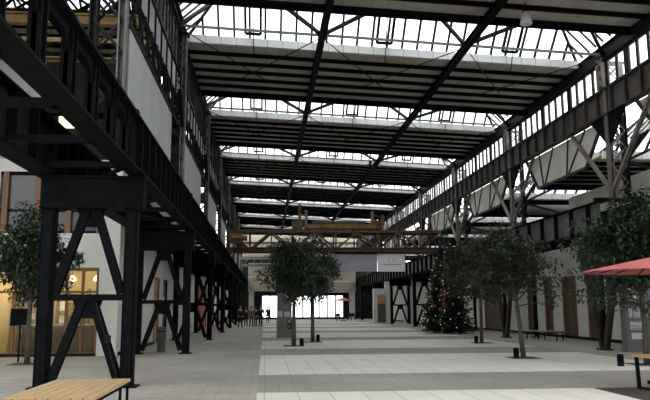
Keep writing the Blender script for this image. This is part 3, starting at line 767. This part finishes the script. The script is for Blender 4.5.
tree(10.58, 19.2, 1.75, 4.95, 1.95, 1.75, 'big dark evergreen tree rising behind the red parasol', 33, 125, 72, .165, LEAFA, tr=.075, off=(.15, .2), extra=((-1.75, 0, 2.5, .4), (-1.85, 0, 3.3, .4), (-1.55, .2, 2.0, .35), (-1.3, -.2, 1.85, .4), (-.9, .1, 1.7, .4), (-.4, -.2, 1.7, .4), (.3, 0, 1.7, .4), (-1.5, .3, 3.9, .4), (-1.2, -.3, 2.4, .45), (-.6, .2, 2.1, .45)))
tree(-6.98, 21.9, 1.6, 4.85, 1.5, 1.4, 'evergreen tree half hidden behind the front trestle by the lit shop', 41, 84, 60, .17, LEAFA, tr=.07, off=(-.1, 0))
bl = None
for x, y, lab in ((1.56, 30.5, 'short black light bollard beside the nearer central tree trunk'), (2.56, 34.6, 'short black light bollard beside the farther central tree trunk'),
                  (9.48, 31.6, 'short black light bollard left of the slim trunk by the fir'), (7.92, 22.15, 'short black light bollard left of the leaning tree trunk'),
                  (9.62, 18.8, 'short black light bollard left of the trunk behind the red parasol')):
    if bl is None:
        bl = empty('light_bollard', (0, 0, 0), lab, 'bollard', 'light bollards by the trees')
        MB().lathe([(.085, 0), (.09, .02), (.09, .27), (.08, .285), (.08, .32), (.07, .33)], 14).build('post', BLACK, bl)
        MB().lathe([(.075, .33), (.075, .336), (.02, .338)], 14).build('lens', LAMPG, bl)
        bl.location = (x, y, 0)
    else: place(bl, True, (x, y, 0), lab)
r = empty('steel_bollard', (-3.85, 27.2, 0), 'tall grey cylindrical bollard in front of the second left trestle', 'bollard')
MB().lathe([(.15, 0), (.15, .88), (.14, .92), (.1, .93)], 18).build('post', GREYST, r, False)
MB().lathe([(.155, .74), (.155, .78)], 18).build('band', DARK, r)

# ------------------------------------------------------------------ fairy-lit fir
r = empty('christmas_tree', (11.25, 43.5, 0), 'tall dark fir with white fairy lights and red baubles', 'christmas tree')
MB().tube([(0, 0, 0), (0, 0, 6.2)], [.11, .02], 8).build('trunk', BARK, r, True)
rnd = random.Random(4)
RT, HT = 1.78, 6.55
def rad(z): return max(.04, RT * (1 - (z / HT)) ** .86 * (1 if z > .5 else .75 + .5 * z))
nd = MB()
for i in range(7500):
    z = HT * (1 - rnd.random() ** .62) * .985 + .12
    z = min(z, HT - .05); a = rnd.uniform(0, 2 * math.pi)
    lay = .82 + .18 * math.sin(z * 11 + 2 * math.sin(a * 3))
    ro = rad(z) * rnd.uniform(.45, 1.0) * lay
    p = V((ro * math.cos(a), ro * math.sin(a), z))
    d = V((math.cos(a + rnd.uniform(-.5, .5)), math.sin(a + rnd.uniform(-.5, .5)), rnd.uniform(-.55, .25))).normalized()
    sd = d.cross(V((rnd.uniform(-.4, .4), rnd.uniform(-.4, .4), 1))).normalized()
    l = rnd.uniform(.22, .42) * (.5 + .5 * (1 - z / HT)); w = l * .16; u_ = V((0, 0, w * .5))
    nd.add([p, p + d * l * .5 + sd * w - u_, p + d * l, p + d * l * .5 - sd * w - u_, p + d * l * .5 + u_], [(0, 1, 4), (1, 2, 4), (0, 4, 3), (4, 2, 3)])
nd.build('branches', NEEDLE, r)
for i in range(12):
    a = 2 * math.pi * i / 12
    pass
bulb = None
for i in range(88):
    z = .3 + (HT - .7) * (1 - (1 - (i + .5) / 88) ** .55); a = i * 2.39996
    ro = rad(z) * 1.02 + .03
    loc = (ro * math.cos(a), ro * math.sin(a), z)
    if bulb is None: bulb = MB().lathe([(.008, -.028), (.022, -.016), (.025, 0), (.022, .016), (.008, .028)], 8).build('fairy_light', BULB, r, True, loc)
    else:
        c = bulb.copy(); COL.objects.link(c); c.parent = r; c.location = loc
bb = None
for i in range(20):
    a = math.radians(rnd.uniform(165, 262)); z = rnd.uniform(.8, 2.7); ro = rad(z) * .93
    loc = (ro * math.cos(a), ro * math.sin(a), z)
    if bb is None:
        bb = MB().lathe([(.01, -.085), (.05, -.07), (.082, -.03), (.085, .02), (.06, .065), (.02, .085), (.015, .10)], 12).build('red_bauble', REDB, r, True, loc)
    else:
        c = bb.copy(); COL.objects.link(c); c.parent = r; c.location = loc
MB().lathe([(.16, 0), (.28, 0), (.28, .06), (.14, .30)], 14).build('tree_stand', BLACK, r)

# ------------------------------------------------------------------ benches and table
r = empty('lounge_bench', (-2.82, 11.0, 0), 'wide pale plank bench at the bottom left before the front trestle', 'bench')
b = MB(); n = 8; wd_ = 1.2; L_ = 2.55
for i in range(n):
    x = -wd_ / 2 + wd_ * i / n; b.box(x + .007, x + wd_ / n - .007, -L_ / 2, L_ / 2, .405, .45)
b.build('plank_top', WOODL, r)
b = MB()
for s in (-1, 1): b.box(s * .57 - .02, s * .57 + .02, -L_ / 2 + .03, L_ / 2 - .03, .36, .405)
for y in (-L_ / 2 + .05, L_ / 2 - .05): b.box(-.57, .57, y - .02, y + .02, .36, .405)
b.build('steel_frame', BLACK, r)
for sx in (-1, 1):
    for yy in (-1.05, -.35 + .95, 1.18): MB().box(sx * .565 - .02, sx * .565 + .02, yy - .02, yy + .02, 0, .36).build('leg', BLACK, r)
r = empty('long_bench', (13.45, 33.95, 0), 'long low grey bench on black legs before the right wall', 'bench', None, None, math.radians(-62))
b = MB()
for i in range(4): b.box(-1.2, 1.2, -.26 + i * .132, -.14 + i * .132, .41, .45)
b.build('plank_top', WOODG, r)
MB().box(-1.15, 1.15, -.24, -.2, .36, .41).box(-1.15, 1.15, .2, .24, .36, .41).build('steel_frame', BLACK, r)
for x in (-1.1, 0, 1.1):
    for y in (-.22, .22): MB().box(x - .025, x + .025, y - .02, y + .02, 0, .36).build('leg', BLACK, r)
r = empty('terrace_table', (8.17, 13.45, 0), 'honey-coloured wooden table on black legs at the right edge under the red parasol', 'table')
b = MB()
for i in range(5): b.box(-.88, .9, -.36 + i * .145, -.22 + i * .145, .615, .655)
b.build('table_top', WOODT, r)
MB().box(-.72, .85, -.30, -.27, .40, .61).build('apron_board', WOODT, r)
for x in (-.78, .8):
    for y in (-.3, .3): MB().bar((x, y, 0), (x - .04, y * .9, .635), .06, .06).build('leg', BLACK, r)
    MB().box(x - .03, x + .03, -.34, .34, 0, .035).build('foot_rail', BLACK, r)
MB().box(-.8, .82, -.03, .03, .595, .635).build('stretcher', BLACK, r)

# ------------------------------------------------------------------ parasols
def parasol(loc, rr, zr, za_, label, group, seg=8):
    r = empty('parasol', loc, label, 'parasol', group)
    vs = [(0, 0, za_)] + [(rr * math.cos(2 * math.pi * (i + .5) / seg), rr * math.sin(2 * math.pi * (i + .5) / seg), zr) for i in range(seg)]
    vs2 = [(v[0], v[1], v[2] - .02) for v in vs]; m = MB(); n = len(vs)
    fs = [(0, 1 + i, 1 + (i + 1) % seg) for i in range(seg)] + [(n, n + 1 + (i + 1) % seg, n + 1 + i) for i in range(seg)] + [(1 + i, n + 1 + i, n + 1 + (i + 1) % seg, 1 + (i + 1) % seg) for i in range(seg)]
    m.add(vs + vs2, fs); m.build('canopy', REDU, r)
    MB().tube([(0, 0, 0.05), (0, 0, za_ + .08)], .028, 10).build('pole', DARK, r)
    for i in range(seg):
        v = vs[1 + i]; MB().bar((0, 0, za_ - .05), (v[0] * .9, v[1] * .9, zr + (za_ - zr) * .1 - .035), .015, .02).build('rib', DARK, r)
    MB().box(-.3, .3, -.3, .3, 0, .07).build('base', BLACK, r)
    return r
parasol((8.27, 14.2, 0), 1.56, 2.34, 2.66, 'red parasol at the right edge in front of the big dark tree', 'red parasols', 16)
parasol((9.7, 88, 0), 1.3, 2.45, 2.85, 'small red parasol far away before the bright glazing', 'red parasols')
for i, (x, y) in enumerate(((8.9, 86.6), (10.3, 86.8), (11.0, 89))):
    r = empty('cafe_chair', (x, y, 0), 'dark cafe chair near the far red parasol, %s from the left' % ORD[i], 'chair', 'far cafe chairs')
    MB().box(-.24, .24, -.24, .24, .43, .47).build('seat', BLKC, r); MB().box(-.24, .24, .21, .25, .5, .92).build('backrest', BLKC, r)
    for sx in (-1, 1):
        for sy in (-1, 1): MB().box(sx * .21 - .02, sx * .21 + .02, sy * .21 - .02, sy * .21 + .02, 0, .43).build('leg', BLACK, r)

# ------------------------------------------------------------------ notice boards and pillars
r = empty('poster_board', (13.3, 24.6, 0), 'blue-grey notice cabinet with white posters at the right edge', 'notice board')
MB().box(-.5, .62, -.22, .22, .0, 2.55).box(-.54, .66, -.26, .26, 0, .1).box(-.54, .66, -.26, .26, 2.5, 2.6).build('cabinet', KIOSK, r)
rn = random.Random(8)
for i, (x, z, w, h, m) in enumerate(((-.38, .78, .50, .30, PAPER), (-.40, 1.22, .12, .34, PAPER), (-.22, 1.2, .22, .38, PAPER), (.06, 1.4, .2, .34, PAPER), (.08, 1.22, .2, .12, PAPER), (-.34, 1.75, .25, .3, PAPER), (.1, 1.85, .36, .45, PAPERB), (.34, 1.2, .2, .5, ORNG), (-.42, 2.2, .22, .2, PAPER), (-.35, .45, .45, .22, PAPER))):
    p = MB().box(x, x + w, -.232, -.22, z, z + h).build('poster', m, r)
    q = MB()
    for j in range(int(h / .06)):
        if rn.random() < .7: q.box(x + .03, x + w * rn.uniform(.45, .9), -.235, -.232, z + .03 + j * .06, z + .05 + j * .06)
    if len(q.v) > 30: q.build('lettering', INK if m is PAPER else PAPER, p)
r = empty('information_column', (1.05, 39.3, 0), 'grey information column with blue-grey photo panels behind the central trees', 'information column')
MB().box(-.42, .42, -.3, .3, 0, 1.08).build('cabinet', CAB, r)
MB().box(-.40, .40, -.27, .27, 1.08, 2.42).build('upper_case', KIOSK, r)
for i, (x, z, w, h, m) in enumerate(((-.05, 1.45, .3, .6, PAPERB), (-.36, 1.12, .26, .32, PAPER), (-.02, 1.12, .34, .28, PAPER), (-.36, 1.55, .26, .6, CAB), (.05, 2.15, .16, .14, PAPER))):
    MB().box(x, x + w, -.285, -.27, z, z + h).build('photo_panel', m, r)
p = MB().box(.16, .40, -.315, -.30, .45, .95).build('flyer', BLUEJ, r)
MB().box(.2, .34, -.32, -.315, .82, .92).build('flyer_title', PAPER, p); MB().box(.2, .3, -.32, -.315, .55, .68).build('flyer_picture', REDD, p)
r = empty('advertising_pillar', (12.1, 73.5, 0), 'white pillar with a brown poster at the far right', 'pillar')
MB().box(-.85, .43, 0, .6, 0, 3.55).build('body', WHITE, r)
MB().box(-.42, .42, -.06, 0, .1, 2.0).build('poster', SHELFM, r)
MB().box(-.42, .42, -.06, 0, 2.05, 2.9).build('poster', WOODT, r)
for i, x in enumerate((12.95, 15.0)):
    tag(MB().box(x - .4, x + .4, 73.6, 74.3, 0, 4.3).build('white_pier', WHITE), 'plain white pier at the far right, %s of the inverted-V trestle' % ('left' if i == 0 else 'right'), 'pier', 'far white piers')
for i, (x, y, z, lab) in enumerate(((8.45, 21.3, 10.95, 'glass bell lamp hanging under the nearest roof strip at the top'), (6.9, 45.6, 10.9, 'dark bell lamp hanging before the third skylight'))):
    r = empty('hanging_lamp', (x, y, z), lab, 'lamp', 'hall bell lamps')
    MB().tube([(0, 0, .28), (0, 0, sl(x) - z + .0)], .015, 6).build('suspension', BLACK, r)
    MB().lathe([(.06, .3), (.07, .16), (.15, .08), (.2, -.18), (.18, -.2)], 14).build('lamp_shade', LAMPG if i == 0 else DARK, r, True)
    MB().lathe([(.1, .24), (.1, .34)], 12).build('gear_housing', BLACK, r)

# ------------------------------------------------------------------ people
def skin_mesh(name, m, verts, edges, radii, parent, root=0, sub=1):
    me = bpy.data.meshes.new(name); me.from_pydata(verts, edges, []); me.materials.append(m)
    o = bpy.data.objects.new(name, me); COL.objects.link(o); o.parent = parent
    md = o.modifiers.new('skin', 'SKIN'); md.use_smooth_shade = True
    for i, r_ in enumerate(radii):
        sv = me.skin_vertices[0].data[i]; sv.radius = r_ if hasattr(r_, '__len__') else (r_, r_); sv.use_root = (i == root)
    o.modifiers.new('subsurf', 'SUBSURF').levels = sub
    o.modifiers['subsurf'].render_levels = sub
    return o
def person(loc, rz, h, step, coat, legs, label, skirted=False, arm=.25, bag=False):
    r = empty('person', loc, label, 'person', 'people walking at the far end', None, rz)
    s = h / 1.75
    hz = .92
    kn = [(.10, -step * .45 - .03, .50), (-.10, step * .30 - .03, .50)]
    ft = [(.11, -step * .75, .08), (-.11, step * .75, .08)]
    toe = [(.12, -step * .75 - .16, .04), (-.12, step * .75 - .13, .04)]
    vs = [(0, 0, hz), (0, 0, 1.12), (0, -.01, 1.36), (0, -.01, 1.48), (0, -.03, 1.56), (0, -.035, 1.66), (0, -.02, 1.73)]
    ra = [(.15, .11), (.13, .10), (.16, .10), (.06, .06), (.075, .085), (.082, .098), (.055, .07)]
    ed = [(0, 1), (1, 2), (2, 3), (3, 4), (4, 5), (5, 6)]
    def add(p, rr, fr):
        vs.append(p); ra.append(rr); ed.append((fr, len(vs) - 1)); return len(vs) - 1
    for i in (0, 1):
        sx = 1 if i == 0 else -1
        a = add((sx * .10, 0, hz - .08), .088, 0); a = add(kn[i], .058, a); a = add(ft[i], .04, a); add(toe[i], .035, a)
        sh = add((sx * .19, 0, 1.40), .056, 2); sw = arm * (1 if i == 0 else -1)
        el = add((sx * .25, sw * .35 + .03, 1.13), .042, sh); wr = add((sx * .25, sw * .8 - .06, .90), .03, el)
        hd = add((sx * .245, sw * .85 - .08, .83), .034, wr)
        for q in range(4): add((sx * (.235 + .0 * q), sw * .85 - .115 + .022 * q, .755 + .006 * abs(q - 1.5)), .009, hd)
        add((sx * .225, sw * .85 - .13, .80), .010, hd)
    vs = [(x * s, y * s, z * s) for x, y, z in vs]; ra = [(t[0] * s, t[1] * s) if hasattr(t, '__len__') else t * s for t in ra]
    body = skin_mesh('body', SKIN, vs, ed, ra, r)
    # face: nose, eyes, ears on the head of the same figure
    MB().lathe([(.006, -.02), (.013, -.01), (.008, .02)], 6, (0, -.135 * s, 1.645 * s)).build('nose', SKIN, body, True)
    # trousers
    tv = [(0, 0, hz)]; tr = [(.165, .125)]; te = []
    def ad2(p, rr, fr): tv.append(p); tr.append(rr); te.append((fr, len(tv) - 1)); return len(tv) - 1
    for i in (0, 1):
        sx = 1 if i == 0 else -1
        a = ad2((sx * .10, 0, hz - .1), .10, 0); a = ad2(kn[i], .072, a); ad2((ft[i][0], ft[i][1], .10), .062, a)
    skin_mesh('trousers', legs, [(x * s, y * s, z * s) for x, y, z in tv], te, [(t[0] * s, t[1] * s) if hasattr(t, '__len__') else t * s for t in tr], r)
    cv = [(0, 0, .78 if skirted else .90), (0, 0, 1.12), (0, -.01, 1.37), (0, -.01, 1.47)]; cr_ = [(.20, .15), (.165, .13), (.19, .13), (.085, .085)]; ce = [(0, 1), (1, 2), (2, 3)]
    for i in (0, 1):
        sx = 1 if i == 0 else -1; sw = arm * (1 if i == 0 else -1)
        cv.append((sx * .20, 0, 1.40)); cr_.append(.075); ce.append((2, len(cv) - 1))
        cv.append((sx * .255, sw * .35 + .03, 1.13)); cr_.append(.062); ce.append((len(cv) - 2, len(cv) - 1))
        cv.append((sx * .255, sw * .78 - .06, .92)); cr_.append(.048); ce.append((len(cv) - 2, len(cv) - 1))
    skin_mesh('coat', coat, [(x * s, y * s, z * s) for x, y, z in cv], ce, [(t[0] * s, t[1] * s) if hasattr(t, '__len__') else t * s for t in cr_], r, 1)
    MB().lathe([(.02, .135), (.07, .115), (.098, .06), (.104, .0), (.098, -.05), (.06, -.06)], 14, (0, -.005 * s, 1.665 * s)).build('hair', HAIR, r, True)
    for i in (0, 1):
        f = ft[i]
        MB().hexa([((f[0] - .05) * s, (f[1] - .21) * s, 0), ((f[0] + .05) * s, (f[1] - .21) * s, 0), ((f[0] + .045) * s, (f[1] + .07) * s, 0), ((f[0] - .045) * s, (f[1] + .07) * s, 0),
                   ((f[0] - .04) * s, (f[1] - .19) * s, .06 * s), ((f[0] + .04) * s, (f[1] - .19) * s, .06 * s), ((f[0] + .045) * s, (f[1] + .06) * s, .13 * s), ((f[0] - .045) * s, (f[1] + .06) * s, .13 * s)]).build('shoe', BLACK, r)
    return r
PPL = [((-1.2, 62.5, 0), .1, 1.74, .26, GRYC, BLUEJ, 'person in a grey jacket and dark jeans walking, centre of the far group', False),
       ((-.38, 62.0, 0), -.1, 1.82, .22, BLKC, BLKC, 'tall person in a long black coat at the right end of the far group', True),
       ((-.85, 64.5, 0), 3.0, 1.70, .24, BLKC, BLUEJ, 'person in a black jacket between the grey jacket and the long coat', False),
       ((.30, 80.0, 0), 3.1, 1.74, .2, BLKC, BLKC, 'person in black walking alone before the bright glazing', True),
       ((-2.1, 61.0, 0), .2, 1.78, .28, BLKC, BLKC, 'person in dark clothes left of the grey jacket by the trestles', False),
       ((-1.75, 66.0, 0), 3.2, 1.68, .2, BLKC, BLUEJ, 'shorter person in dark clothes behind the left of the far group', True)]
for a in PPL: person(*a)
# ------------------------------------------------------------------ camera, sky, exposure
yaw, pitch, roll = 0.0845, 0.1519, -0.0046
cy, sy, cpp, sp = math.cos(yaw), math.sin(yaw), math.cos(pitch), math.sin(pitch)
fw = V((sy * cpp, cy * cpp, sp)); rt = V((cy, -sy, 0)); up = rt.cross(fw)
r2 = rt * math.cos(roll) + up * math.sin(roll); u2 = up * math.cos(roll) - rt * math.sin(roll)
cam = bpy.data.cameras.new('camera'); cam.sensor_width = 36; cam.lens = 703.9 * 36 / 650; cam.clip_end = 500; cam.clip_start = .05
co = bpy.data.objects.new('camera', cam); COL.objects.link(co)
co.matrix_world = Matrix(((r2.x, u2.x, -fw.x, 0), (r2.y, u2.y, -fw.y, 0), (r2.z, u2.z, -fw.z, 1.6), (0, 0, 0, 1)))
S.camera = co
wd = bpy.data.worlds.new('overcast_sky'); S.world = wd; wd.use_nodes = True
nt = wd.node_tree; bg = nt.nodes['Background']
tc = nt.nodes.new('ShaderNodeTexCoord'); nz = nt.nodes.new('ShaderNodeTexNoise'); nz.inputs['Scale'].default_value = 2.5; nz.inputs['Detail'].default_value = 5
rp = nt.nodes.new('ShaderNodeValToRGB'); rp.color_ramp.elements[0].color = (.84, .87, .90, 1); rp.color_ramp.elements[1].color = (1, .985, .955, 1)
rp.color_ramp.elements[0].position = .35; rp.color_ramp.elements[1].position = .65
nt.links.new(tc.outputs['Generated'], nz.inputs['Vector']); nt.links.new(nz.outputs['Fac'], rp.inputs['Fac']); nt.links.new(rp.outputs['Color'], bg.inputs['Color'])
bg.inputs['Strength'].default_value = 3.9
S.view_settings.view_transform = 'Standard'; S.view_settings.look = 'None'; S.view_settings.gamma = 1; S.view_settings.use_curve_mapping = False
S.view_settings.exposure = 0.0
S.cycles.max_bounces = 8; S.cycles.transparent_max_bounces = 12; S.cycles.diffuse_bounces = 4
S.cycles.use_denoising = True
S.cycles.sample_clamp_indirect = 8
